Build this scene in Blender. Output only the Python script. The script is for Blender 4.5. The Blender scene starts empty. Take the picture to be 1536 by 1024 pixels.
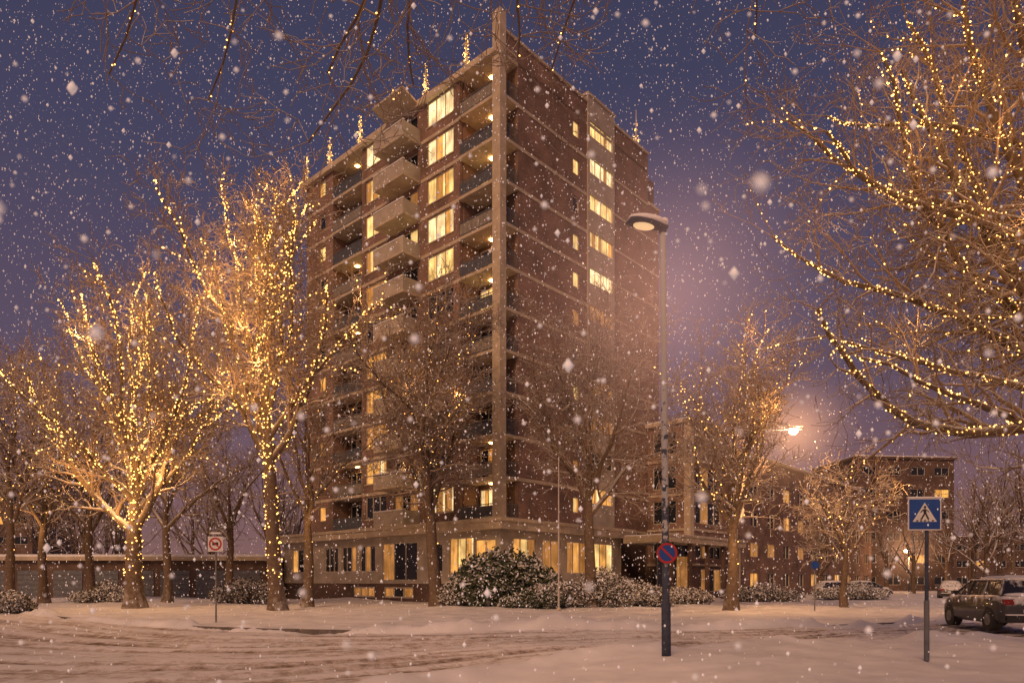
import bpy, math, random
import numpy as np
from mathutils import Vector, Matrix
random.seed(7); np.random.seed(7)
scene=bpy.context.scene
F=1033.0; HZ=870.0; CH=1.6
def W(px,py,D): return ((px-768)/F*D, D, CH+(HZ-py)/F*D)

# ---------------------------------------------------------------- materials
def new_mat(name):
    m=bpy.data.materials.new(name); m.use_nodes=True
    nt=m.node_tree; return m,nt,nt.nodes['Principled BSDF']
def noise_mat(name,c1,c2,scale=3.0,rough=0.8,bump=0.0,metal=0.0,detail=3,coord='Object',bscale=None):
    m,nt,b=new_mat(name)
    tc=nt.nodes.new('ShaderNodeTexCoord'); n=nt.nodes.new('ShaderNodeTexNoise')
    n.inputs['Scale'].default_value=scale; n.inputs['Detail'].default_value=detail
    nt.links.new(tc.outputs[coord],n.inputs['Vector'])
    r=nt.nodes.new('ShaderNodeValToRGB'); r.color_ramp.elements[0].position=.3; r.color_ramp.elements[1].position=.7
    r.color_ramp.elements[0].color=(*c1,1); r.color_ramp.elements[1].color=(*c2,1)
    nt.links.new(n.outputs['Fac'],r.inputs[0]); nt.links.new(r.outputs[0],b.inputs['Base Color'])
    b.inputs['Roughness'].default_value=rough; b.inputs['Metallic'].default_value=metal
    if bump:
        n2=nt.nodes.new('ShaderNodeTexNoise'); n2.inputs['Scale'].default_value=bscale or scale*4; n2.inputs['Detail'].default_value=6
        nt.links.new(tc.outputs[coord],n2.inputs['Vector'])
        bp=nt.nodes.new('ShaderNodeBump'); bp.inputs['Strength'].default_value=bump
        nt.links.new(n2.outputs['Fac'],bp.inputs['Height']); nt.links.new(bp.outputs[0],b.inputs['Normal'])
    return m
def snowy(m,thr=.35,soft=.3,amount=1.0,nscale=2.0,nw=.5,det=3):
    """mix snow on upward-facing parts"""
    nt=m.node_tree; b=nt.nodes['Principled BSDF']
    l=b.inputs['Base Color'].links
    geo=nt.nodes.new('ShaderNodeNewGeometry'); sep=nt.nodes.new('ShaderNodeSeparateXYZ')
    nt.links.new(geo.outputs['Normal'],sep.inputs[0])
    mr=nt.nodes.new('ShaderNodeMapRange'); mr.inputs[1].default_value=thr+nw*.5; mr.inputs[2].default_value=thr+nw*.5+soft; mr.inputs[4].default_value=amount
    if nw>0:
        n=nt.nodes.new('ShaderNodeTexNoise'); n.inputs['Scale'].default_value=nscale; n.inputs['Detail'].default_value=det
        nt.links.new(geo.outputs['Position'],n.inputs['Vector'])
        ma=nt.nodes.new('ShaderNodeMath'); ma.operation='MULTIPLY_ADD'; ma.inputs[1].default_value=nw; 
        nt.links.new(n.outputs['Fac'],ma.inputs[0]); nt.links.new(sep.outputs[2],ma.inputs[2])
        nt.links.new(ma.outputs[0],mr.inputs[0])
    else: nt.links.new(sep.outputs[2],mr.inputs[0])
    mx=nt.nodes.new('ShaderNodeMix'); mx.data_type='RGBA'
    nt.links.new(mr.outputs[0],mx.inputs[0])
    if l: nt.links.new(l[0].from_socket,mx.inputs[6])
    else: mx.inputs[6].default_value=b.inputs['Base Color'].default_value
    mx.inputs[7].default_value=(.8,.8,.82,1)
    nt.links.new(mx.outputs[2],b.inputs['Base Color'])
    return m
def emis_mat(name,col,s,fold=False):
    m,nt,b=new_mat(name)
    b.inputs['Base Color'].default_value=(*[min(c,.6) for c in col],1)
    b.inputs['Emission Color'].default_value=(*col,1); b.inputs['Emission Strength'].default_value=s
    if fold:
        tc=nt.nodes.new('ShaderNodeTexCoord'); sp=nt.nodes.new('ShaderNodeSeparateXYZ'); nt.links.new(tc.outputs['Object'],sp.inputs[0])
        ad=nt.nodes.new('ShaderNodeMath'); nt.links.new(sp.outputs[0],ad.inputs[0]); nt.links.new(sp.outputs[1],ad.inputs[1])
        cb=nt.nodes.new('ShaderNodeCombineXYZ'); nt.links.new(ad.outputs[0],cb.inputs[0])
        zz=nt.nodes.new('ShaderNodeMath'); zz.operation='MULTIPLY'; zz.inputs[1].default_value=.12
        nt.links.new(sp.outputs[2],zz.inputs[0]); nt.links.new(zz.outputs[0],cb.inputs[2])
        n=nt.nodes.new('ShaderNodeTexNoise'); n.inputs['Scale'].default_value=5; n.inputs['Detail'].default_value=4
        nt.links.new(cb.outputs[0],n.inputs['Vector'])
        n2=nt.nodes.new('ShaderNodeTexNoise'); n2.inputs['Scale'].default_value=.9; nt.links.new(tc.outputs['Object'],n2.inputs['Vector'])
        mm=nt.nodes.new('ShaderNodeMath'); mm.operation='MULTIPLY'; nt.links.new(n.outputs['Fac'],mm.inputs[0]); nt.links.new(n2.outputs['Fac'],mm.inputs[1])
        mr=nt.nodes.new('ShaderNodeMapRange'); mr.inputs[1].default_value=.13; mr.inputs[2].default_value=.38; mr.inputs[3].default_value=s*.25; mr.inputs[4].default_value=s*1.35
        nt.links.new(mm.outputs[0],mr.inputs[0]); nt.links.new(mr.outputs[0],b.inputs['Emission Strength'])
    return m

def brick_mat(name,c1,c2,mort):
    m,nt,b=new_mat(name)
    tc=nt.nodes.new('ShaderNodeTexCoord'); sp=nt.nodes.new('ShaderNodeSeparateXYZ'); nt.links.new(tc.outputs['Object'],sp.inputs[0])
    ad=nt.nodes.new('ShaderNodeMath'); nt.links.new(sp.outputs[0],ad.inputs[0]); nt.links.new(sp.outputs[1],ad.inputs[1])
    cb=nt.nodes.new('ShaderNodeCombineXYZ'); nt.links.new(ad.outputs[0],cb.inputs[0]); nt.links.new(sp.outputs[2],cb.inputs[1])
    br=nt.nodes.new('ShaderNodeTexBrick'); br.inputs['Scale'].default_value=1; br.inputs['Brick Width'].default_value=.23; br.inputs['Row Height'].default_value=.08
    br.inputs['Mortar Size'].default_value=.008; br.inputs['Color1'].default_value=(*c1,1); br.inputs['Color2'].default_value=(*c2,1); br.inputs['Mortar'].default_value=(*mort,1)
    nt.links.new(cb.outputs[0],br.inputs['Vector'])
    n=nt.nodes.new('ShaderNodeTexNoise'); n.inputs['Scale'].default_value=.55; n.inputs['Detail'].default_value=8; nt.links.new(tc.outputs['Object'],n.inputs['Vector'])
    mr=nt.nodes.new('ShaderNodeMapRange'); mr.inputs[1].default_value=.3; mr.inputs[2].default_value=.7; mr.inputs[3].default_value=.6; mr.inputs[4].default_value=1.35
    nt.links.new(n.outputs['Fac'],mr.inputs[0])
    mx=nt.nodes.new('ShaderNodeVectorMath'); mx.operation='SCALE'; nt.links.new(br.outputs[0],mx.inputs[0]); nt.links.new(mr.outputs[0],mx.inputs['Scale'])
    nt.links.new(mx.outputs[0],b.inputs['Base Color']); b.inputs['Roughness'].default_value=.9
    return m

M={}
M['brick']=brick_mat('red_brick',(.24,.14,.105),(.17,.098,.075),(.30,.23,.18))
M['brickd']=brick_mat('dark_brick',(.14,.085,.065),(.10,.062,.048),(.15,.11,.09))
M['conc']=snowy(noise_mat('cream_concrete',(.42,.345,.25),(.58,.49,.37),1.5,.85,.2),.6,.2)
M['panel']=noise_mat('pale_panel',(.36,.31,.25),(.50,.44,.36),1.0,.8)
M['frame']=noise_mat('window_frame_paint',(.5,.45,.37),(.6,.54,.45),2,.5)
m,nt,b=new_mat('dark_glass'); b.inputs['Base Color'].default_value=(.02,.025,.035,1); b.inputs['Roughness'].default_value=.12; M['glass']=m
M['rail']=noise_mat('railing_steel',(.10,.11,.14),(.16,.17,.19),4,.6,metal=.1)
M['lit1']=emis_mat('lit_curtain_bright',(1,.62,.22),1.05,True)
M['lit2']=emis_mat('lit_room_orange',(1,.45,.11),.75,True)
M['lit3']=emis_mat('lit_room_dim',(1,.42,.12),.28,True)
M['litw']=emis_mat('lit_curtain_white',(1,.72,.36),1.3,True)
M['ceil']=emis_mat('added_soffit_glow',(1,.5,.16),32)  # added emitter for small boxes that warm the loggia soffits
M['snow']=noise_mat('snow',(.74,.74,.76),(.85,.85,.87),2,.75,.35,bscale=9)
M['bark']=snowy(noise_mat('bark',(.11,.075,.052),(.18,.13,.09),6,.9,.5,coord='Object'),.15,.5,.85,3,.7)
m,nt,b=new_mat('frosted_twig'); b.inputs['Base Color'].default_value=(.27,.19,.135,1); b.inputs['Roughness'].default_value=.9; M['twig']=snowy(m,.0,.8,.8,1,0)
M['bulb']=emis_mat('fairy_bulb',(1,.47,.11),7)
M['leaf']=snowy(noise_mat('evergreen_leaf',(.035,.05,.025),(.07,.085,.04),3,.6),.25,.4,.9,1.5,.8)
M['leafs']=snowy(noise_mat('shrub_leaf_snowy',(.08,.07,.05),(.14,.11,.08),3,.7),-.1,.4,.95,1.5,.8)
M['lampmetal']=snowy(noise_mat('lamp_painted_steel',(.03,.038,.07),(.06,.075,.12),9,.8,.2,metal=0,bscale=60),.30,.06,.45,9,.9)
M['black']=noise_mat('black_rubber',(.015,.015,.017),(.03,.03,.03),6,.7)
M['signblue']=noise_mat('sign_blue',(.015,.06,.28),(.02,.08,.34),5,.4)
M['signwhite']=noise_mat('sign_white',(.6,.6,.62),(.7,.7,.7),8,.5)
M['signred']=noise_mat('sign_red',(.38,.02,.02),(.48,.03,.03),8,.4)
M['signback']=noise_mat('sign_edge_metal',(.15,.15,.15),(.25,.25,.25),8,.6,metal=.2)
M['kerb']=snowy(noise_mat('kerb_stone',(.10,.085,.08),(.2,.17,.15),4,.9),.75,.2,1,1.2,.9)
M['lampglow']=emis_mat('sodium_lamp',(1,.62,.28),60)
M['lampsoft']=emis_mat('lamp_lens',(1,.62,.32),.6)
M['white']=noise_mat('white_bits',(.45,.42,.4),(.55,.5,.48),4,.6)
for k in ('bulb','lit1','lit2','lit3','litw','lampsoft','lampglow'): M[k].cycles.emission_sampling='NONE'

# ---------------------------------------------------------------- mesh builder
class MB:
    def __init__(s): s.v=[]; s.f=[]; s.m=[]; s.mats=[]
    def mi(s,k):
        if k not in s.mats: s.mats.append(k)
        return s.mats.index(k)
    def box(s,x0,x1,y0,y1,z0,z1,k):
        if x0>x1:x0,x1=x1,x0
        if y0>y1:y0,y1=y1,y0
        n=len(s.v); s.v+=[(x0,y0,z0),(x1,y0,z0),(x1,y1,z0),(x0,y1,z0),(x0,y0,z1),(x1,y0,z1),(x1,y1,z1),(x0,y1,z1)]
        i=s.mi(k)
        for q in ((0,3,2,1),(4,5,6,7),(0,1,5,4),(1,2,6,5),(2,3,7,6),(3,0,4,7)): s.f.append(tuple(n+a for a in q)); s.m.append(i)
    def poly(s,pts,k):
        n=len(s.v); s.v+=[tuple(p) for p in pts]; s.f.append(tuple(range(n,n+len(pts)))); s.m.append(s.mi(k))
    def tube(s,pts,rs,k,n=12,cap=True,ax=None):
        base=len(s.v); i=s.mi(k); P=[Vector(p) for p in pts]
        for j,p in enumerate(P):
            d=(P[min(j+1,len(P)-1)]-P[max(j-1,0)]).normalized()
            a=Vector((0,0,1)) if abs(d.z)<.9 else Vector((1,0,0))
            u=d.cross(a).normalized(); w=d.cross(u)
            for t in range(n):
                an=2*math.pi*t/n; s.v.append(tuple(p+(u*math.cos(an)+w*math.sin(an))*rs[j]))
        for j in range(len(P)-1):
            for t in range(n):
                a=base+j*n+t; b=base+j*n+(t+1)%n; s.f.append((a,b,b+n,a+n)); s.m.append(i)
        if cap:
            s.f.append(tuple(base+t for t in range(n))[::-1]); s.m.append(i)
            s.f.append(tuple(base+(len(P)-1)*n+t for t in range(n))); s.m.append(i)
    def ell(s,c,r,k,nu=16,nv=8,fn=None):
        base=len(s.v); i=s.mi(k)
        for a in range(nv+1):
            th=math.pi*a/nv
            for t in range(nu):
                ph=2*math.pi*t/nu
                q=(math.sin(th)*math.cos(ph),math.sin(th)*math.sin(ph),math.cos(th))
                s.v.append((c[0]+r[0]*q[0],c[1]+r[1]*q[1],c[2]+r[2]*q[2]))
        for a in range(nv):
            for t in range(nu):
                p=base+a*nu+t; q=base+a*nu+(t+1)%nu; s.f.append((p,p+nu,q+nu,q)); s.m.append(i)
    def done(s,name,parent=None,smooth=False,bevel=0,loc=None):
        me=bpy.data.meshes.new(name); me.from_pydata(s.v,[],s.f); me.update()
        for k in s.mats: me.materials.append(M[k])
        me.polygons.foreach_set('material_index',s.m)
        if smooth: me.polygons.foreach_set('use_smooth',[True]*len(s.f))
        o=bpy.data.objects.new(name,me); scene.collection.objects.link(o)
        if parent: o.parent=parent
        if loc: o.location=loc
        if bevel:
            b=o.modifiers.new('b','BEVEL'); b.width=bevel; b.segments=2; b.limit_method='ANGLE'
        return o
def empty(name,loc=(0,0,0),rz=0):
    o=bpy.data.objects.new(name,None); scene.collection.objects.link(o); o.location=loc; o.rotation_euler=(0,0,rz); o.empty_display_size=.5; return o

# ---------------------------------------------------------------- camera / world / sun
cam=bpy.data.cameras.new('camera'); co=bpy.data.objects.new('camera',cam); scene.collection.objects.link(co)
co.location=(0,0,CH); co.rotation_euler=(math.radians(90),0,0)
cam.sensor_width=36; cam.lens=36*F/1536; cam.shift_y=(HZ-512)/1536; cam.clip_end=2000; cam.clip_start=.05
cam.dof.use_dof=True; cam.dof.focus_distance=26; cam.dof.aperture_fstop=2.4
scene.camera=co
wd=bpy.data.worlds.new('World'); scene.world=wd; wd.use_nodes=True; nt=wd.node_tree
bg=nt.nodes['Background']; tc=nt.nodes.new('ShaderNodeTexCoord'); sp=nt.nodes.new('ShaderNodeSeparateXYZ')
nt.links.new(tc.outputs['Generated'],sp.inputs[0])
rp=nt.nodes.new('ShaderNodeValToRGB'); e=rp.color_ramp.elements
e[0].position=0; e[0].color=(.23,.12,.105,1); e[1].position=.75; e[1].color=(.038,.042,.09,1)
for p,c in ((.12,(.185,.102,.12)),(.28,(.11,.078,.125)),(.5,(.060,.056,.112))):
    x=e.new(p); x.color=(*c,1)
nt.links.new(sp.outputs[2],rp.inputs[0])
sky=nt.nodes.new('ShaderNodeTexSky'); sky.sky_type='NISHITA'; sky.sun_disc=False; sky.sun_elevation=math.radians(-4); sky.sun_rotation=math.radians(200)
ad=nt.nodes.new('ShaderNodeMix'); ad.data_type='RGBA'; ad.blend_type='ADD'; ad.inputs[0].default_value=.05
nt.links.new(rp.outputs[0],ad.inputs[6]); nt.links.new(sky.outputs[0],ad.inputs[7]); nt.links.new(ad.outputs[2],bg.inputs[0])
bg.inputs[1].default_value=1.0
sl=bpy.data.lights.new('sun','SUN'); so=bpy.data.objects.new('sun',sl); scene.collection.objects.link(so)
sl.energy=1.85; sl.angle=math.radians(25); sl.color=(1,.55,.29)
so.rotation_euler=Vector((-.30,-.80,.58)).to_track_quat('Z','Y').to_euler()
scene.view_settings.view_transform='Standard'; scene.view_settings.look='None'; scene.view_settings.exposure=0
def plight(name,loc,e,col=(1,.50,.16),r=.05,parent=None):
    l=bpy.data.lights.new(name,'POINT'); l.energy=e; l.color=col; l.shadow_soft_size=r
    o=bpy.data.objects.new(name,l); scene.collection.objects.link(o); o.location=loc
    if parent: o.parent=parent
    return o

# ---------------------------------------------------------------- ground & road
rs=np.random.RandomState(3)
waves=[(rs.uniform(0,6.28),rs.uniform(0,6.28),2*math.pi/l,a) for l,a in [(23,.05),(17,.05),(9,.03),(6.1,.025),(3.7,.015),(2.6,.012),(1.7,.008),(1.1,.007),(.8,.006),(.6,.006),(.47,.006),(.37,.005)] for _ in range(2)]
def nz(x,y):
    z=np.zeros_like(x)
    for th,ph,k,a in waves: z=z+a*np.sin(k*(x*math.cos(th)+y*math.sin(th))+ph+.7*np.sin(.5*k*(y*math.cos(th)-x*math.sin(th))))
    return z
FX=[-400,-60,-27,-16,-9.3,-4,2.8,10,22,60,400]; FY=[90,50,36.7,27,23.2,22,22,24,30,44,150]
NX=[-400,-60,-20,-10,-5,-2.2,.45,5.6,12.7,40,400]; NY=[60,22,9,6,7.5,10.7,14.2,17.2,20.2,31,135]
def sm(x,X,Y):
    return sum(np.interp(x+o,X,Y) for o in (-2,-1,0,1,2))/5
def sstep(a): a=np.clip(a,0,1); return a*a*(3-2*a)
def height(x,y):
    yf=sm(x,FX,FY); yn=sm(x,NX,NY)
    m=sstep((y-yn)/.4)*sstep((yf-y)/.3)
    bank=.10*np.exp(-((y-yf-.3)/.35)**2)+.08*np.exp(-((y-yn+.3)/.4)**2)
    far=np.clip(1-(np.abs(y)-60)/60,0,1)
    return (nz(x,y)*(.8-.45*m)*far)-.14*m+bank*(1+nz(x*3,y*3)*14)
def grid(name,xs,ys,matk):
    X,Y=np.meshgrid(xs,ys); Z=height(X,Y)
    V=np.stack([X,Y,Z],-1).reshape(-1,3); nx=len(xs); ny=len(ys)
    i=np.arange((nx-1)*(ny-1)); a=(i//(nx-1))*nx+i%(nx-1)
    Fc=np.stack([a,a+1,a+nx+1,a+nx],-1)
    return mesh_np(name,V,Fc,[matk],smooth=True)
def mesh_np(name,V,Fc,mats,smooth=False,midx=None,parent=None):
    me=bpy.data.meshes.new(name); k=Fc.shape[1]
    me.vertices.add(len(V)); me.vertices.foreach_set('co',V.astype(np.float32).ravel())
    me.loops.add(Fc.size); me.loops.foreach_set('vertex_index',Fc.astype(np.int32).ravel())
    me.polygons.add(len(Fc)); me.polygons.foreach_set('loop_start',np.arange(0,Fc.size,k,dtype=np.int32))
    me.polygons.foreach_set('loop_total',np.full(len(Fc),k,dtype=np.int32))
    for q in mats: me.materials.append(M[q])
    if midx is not None: me.polygons.foreach_set('material_index',midx.astype(np.int32))
    if smooth: me.polygons.foreach_set('use_smooth',np.ones(len(Fc),dtype=bool))
    me.update(calc_edges=True)
    o=bpy.data.objects.new(name,me); scene.collection.objects.link(o)
    if parent: o.parent=parent
    return o
gs=noise_mat('snow_ground',(.66,.65,.67),(.90,.89,.91),.8,.7,.9,bscale=6,detail=8,coord='Object'); M['gsnow']=gs
xs=np.concatenate([np.linspace(-400,-45,30)[:-1],np.arange(-45,45,.16),np.linspace(45,400,30)])
ys=np.concatenate([np.linspace(-80,-2,12)[:-1],np.arange(-2,50,.13),np.linspace(50,120,60)[1:-1],np.linspace(120,900,20)])
grid('snowy_ground',xs,ys,'gsnow')
# road slush sheet
m,nt,b=new_mat('road_slush'); M['road']=m
uv=nt.nodes.new('ShaderNodeUVMap'); mp=nt.nodes.new('ShaderNodeMapping'); mp.inputs['Scale'].default_value=(.10,13,1); nt.links.new(uv.outputs[0],mp.inputs[0])
n1=nt.nodes.new('ShaderNodeTexNoise'); n1.inputs['Scale'].default_value=1.6; n1.inputs['Detail'].default_value=5; n1.inputs['Roughness'].default_value=.6; nt.links.new(mp.outputs[0],n1.inputs['Vector'])
tc=nt.nodes.new('ShaderNodeTexCoord'); n2=nt.nodes.new('ShaderNodeTexNoise'); n2.inputs['Scale'].default_value=3.2; n2.inputs['Detail'].default_value=10; n2.inputs['Roughness'].default_value=.75; nt.links.new(tc.outputs['Object'],n2.inputs['Vector'])
mm=nt.nodes.new('ShaderNodeMath'); mm.operation='MULTIPLY_ADD'; mm.inputs[1].default_value=.5; nt.links.new(n2.outputs['Fac'],mm.inputs[0]); 
m2=nt.nodes.new('ShaderNodeMath'); m2.operation='MULTIPLY'; m2.inputs[1].default_value=.5; nt.links.new(n1.outputs['Fac'],m2.inputs[0]); nt.links.new(m2.outputs[0],mm.inputs[2])
r=nt.nodes.new('ShaderNodeValToRGB'); el=r.color_ramp.elements; el[0].position=.355; el[0].color=(.16,.105,.075,1); el[1].position=.505; el[1].color=(.82,.79,.79,1); x=el.new(.43); x.color=(.52,.44,.39,1)
at=nt.nodes.new('ShaderNodeAttribute'); at.attribute_name='rut'; m3=nt.nodes.new('ShaderNodeMath'); m3.operation='MULTIPLY_ADD'; m3.inputs[1].default_value=-.07; nt.links.new(at.outputs['Fac'],m3.inputs[0]); nt.links.new(mm.outputs[0],m3.inputs[2])
nt.links.new(m3.outputs[0],r.inputs[0]); nt.links.new(r.outputs[0],b.inputs['Base Color']); b.inputs['Roughness'].default_value=.6
bp=nt.nodes.new('ShaderNodeBump'); bp.inputs['Strength'].default_value=1; bp.inputs['Distance'].default_value=.12; nt.links.new(mm.outputs[0],bp.inputs['Height']); nt.links.new(bp.outputs[0],b.inputs['Normal'])
rx=np.concatenate([np.linspace(-300,-45,30)[:-1],np.arange(-45,45,.15),np.linspace(45,300,30)]); rt=np.linspace(.0,1,130)
X,T=np.meshgrid(rx,rt); Y=sm(X,NX,NY)+.35+(sm(X,FX,FY)-sm(X,NX,NY)-.6)*T
Z=height(X,Y)+.012
RUT=np.zeros_like(X)
for c,w in ((.16,.02),(.24,.018),(.36,.022),(.44,.02),(.60,.02),(.68,.018),(.80,.016),(.86,.016)):
    gq=np.exp(-((T-c+.012*np.sin(X*.21+c*20)+.006*np.sin(X*.6+c*9))/w)**2); Z-=.045*gq; RUT=np.maximum(RUT,gq); Z+=.025*np.exp(-((T-c+.012*np.sin(X*.21+c*20)+.006*np.sin(X*.6+c*9)-w*1.7)/w*1.6)**2)
Z+=.04
Z+=.012*np.sin(T*160+np.sin(X*.7)*2)*np.sin(X*1.3+T*9)+.03*np.abs(nz(X*4,Y*4))*4*.3
V=np.stack([X,Y,Z],-1).reshape(-1,3); nx=len(rx); i=np.arange((nx-1)*(len(rt)-1)); a=(i//(nx-1))*nx+i%(nx-1)
Fc=np.stack([a,a+1,a+nx+1,a+nx],-1); ro=mesh_np('road',V,Fc,['road'],True)
ul=ro.data.uv_layers.new(name='UVMap'); UV=np.stack([X,T],-1).reshape(-1,2)[Fc.ravel()]; ul.data.foreach_set('uv',UV.astype(np.float32).ravel())
ra=ro.data.attributes.new('rut','FLOAT','POINT'); ra.data.foreach_set('value',RUT.astype(np.float32).ravel())
# kerb along far side of road
kx=np.arange(-60,60,.5); ky=sm(kx,FX,FY)+.05; kb=MB()
for j in range(len(kx)-1):
    a0=(kx[j],ky[j]); a1=(kx[j+1],ky[j+1]); z=.0
    P0=[(a0[0],a0[1],-.2),(a0[0],a0[1],z),(a0[0],a0[1]+.14,z+.01),(a0[0],a0[1]+.14,-.2)]; P1=[(a1[0],a1[1],-.2),(a1[0],a1[1],z),(a1[0],a1[1]+.14,z+.01),(a1[0],a1[1]+.14,-.2)]
    for q in range(3): kb.poly([P0[q],P1[q],P1[q+1],P0[q+1]],'kerb')
kb.done('road_kerb')

# ---------------------------------------------------------------- tower block
ANG=math.atan2(.739,.674)
OX,OY=-.82,47.0
B=empty('apartment_tower',(OX,OY,0),ANG)
def fb(mb,face,s0,s1,d0,d1,z0,z1,k):
    if face=='L': mb.box(d0,d1,s0,s1,z0,z1,k)
    else: mb.box(s0,s1,d0,d1,z0,z1,k)
walls=MB(); win=MB(); bal=MB(); rail=MB(); trim=MB()
def hole(face,s0,s1,z0,z1,a,b_,c,d,k='brick',t=.3,off=0):
    if a>s0: fb(walls,face,s0,a,off,off+t,z0,z1,k)
    if b_<s1: fb(walls,face,b_,s1,off,off+t,z0,z1,k)
    if c>z0: fb(walls,face,a,b_,off,off+t,z0,c,k)
    if d<z1: fb(walls,face,a,b_,off,off+t,d,z1,k)
def window(face,s0,s1,z0,z1,n,mats,off=0,rec=.14,transom=False,fr='frame',fw=.07):
    d=off+rec
    w=(s1-s0)/n
    for i in range(n):
        k=mats[i%len(mats)] if isinstance(mats,(list,tuple)) else mats
        a=s0+i*w; bb=a+w
        if k in('lit1','litw','lit2') and random.random()<.45:
            q=a+w*random.uniform(.3,.7); k2=random.choice(['lit2','lit3','litw'])
            fb(win,face,a,q,d+.02,d+.05,z0,z1,k); fb(win,face,q,bb,d+.02,d+.05,z0,z1,k2)
        else: fb(win,face,a,bb,d+.02,d+.05,z0,z1,k)
        fb(win,face,a,a+fw/2 if i else a+fw,d-.05,d+.015,z0+fw,z1-fw,fr); fb(win,face,bb-fw/2 if i<n-1 else bb-fw,bb,d-.05,d+.015,z0+fw,z1-fw,fr)
    fb(win,face,s0,s1,d-.05,d+.017,z0,z0+fw,fr); fb(win,face,s0,s1,d-.05,d+.017,z1-fw,z1,fr)
    if transom:
        zt=z1-.55; fb(win,face,s0+fw,s1-fw,d-.04,d+.012,zt,zt+.06,fr)
Z0=5.88; PT=2.91
def zk(k): return Z0+PT*k
LA={10:'litw',9:'litw',8:'lit1',7:'litw',6:'lit1',5:'glass',4:'glass',3:'lit3',2:'glass',1:'glass',0:'litw'}
LB={10:'litw',9:'lit1',8:'lit1',7:'lit1',6:'lit3',5:'glass',4:'lit2',3:'lit2',2:'lit3',1:'lit2',0:'glass'}
LC={10:'lit3',9:'lit2',8:'lit1',7:'glass',6:'lit3',5:'lit1',4:'glass',3:'glass',2:'glass',1:'lit3',0:'lit2'}
LD={10:'lit1',9:'lit3',8:'glass',7:'lit1',6:'glass',5:'lit2',4:'glass',3:'lit3',2:'glass',1:'lit2',0:'glass'}
LE={10:'lit1',9:'glass',8:'lit1',7:'glass',6:'lit3',5:'glass',4:'lit2',3:'glass',2:'lit3',1:'glass',0:'lit2'}
def railing(face,s0,s1,d,z,h=1.05,solid=False,k='rail'):
    fb(rail,face,s0,s1,d,d+.05,z+h-.05,z+h,k)
    fb(rail,face,s0,s1,d,d+.04,z+.1,z+.14,k)
    n=int(abs(s1-s0)/.13)
    for i in range(n+1):
        a=s0+(s1-s0)*i/n; fb(rail,face,a-.012,a+.012,d+.01,d+.03,z+.14,z+h-.05,k)
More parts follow.
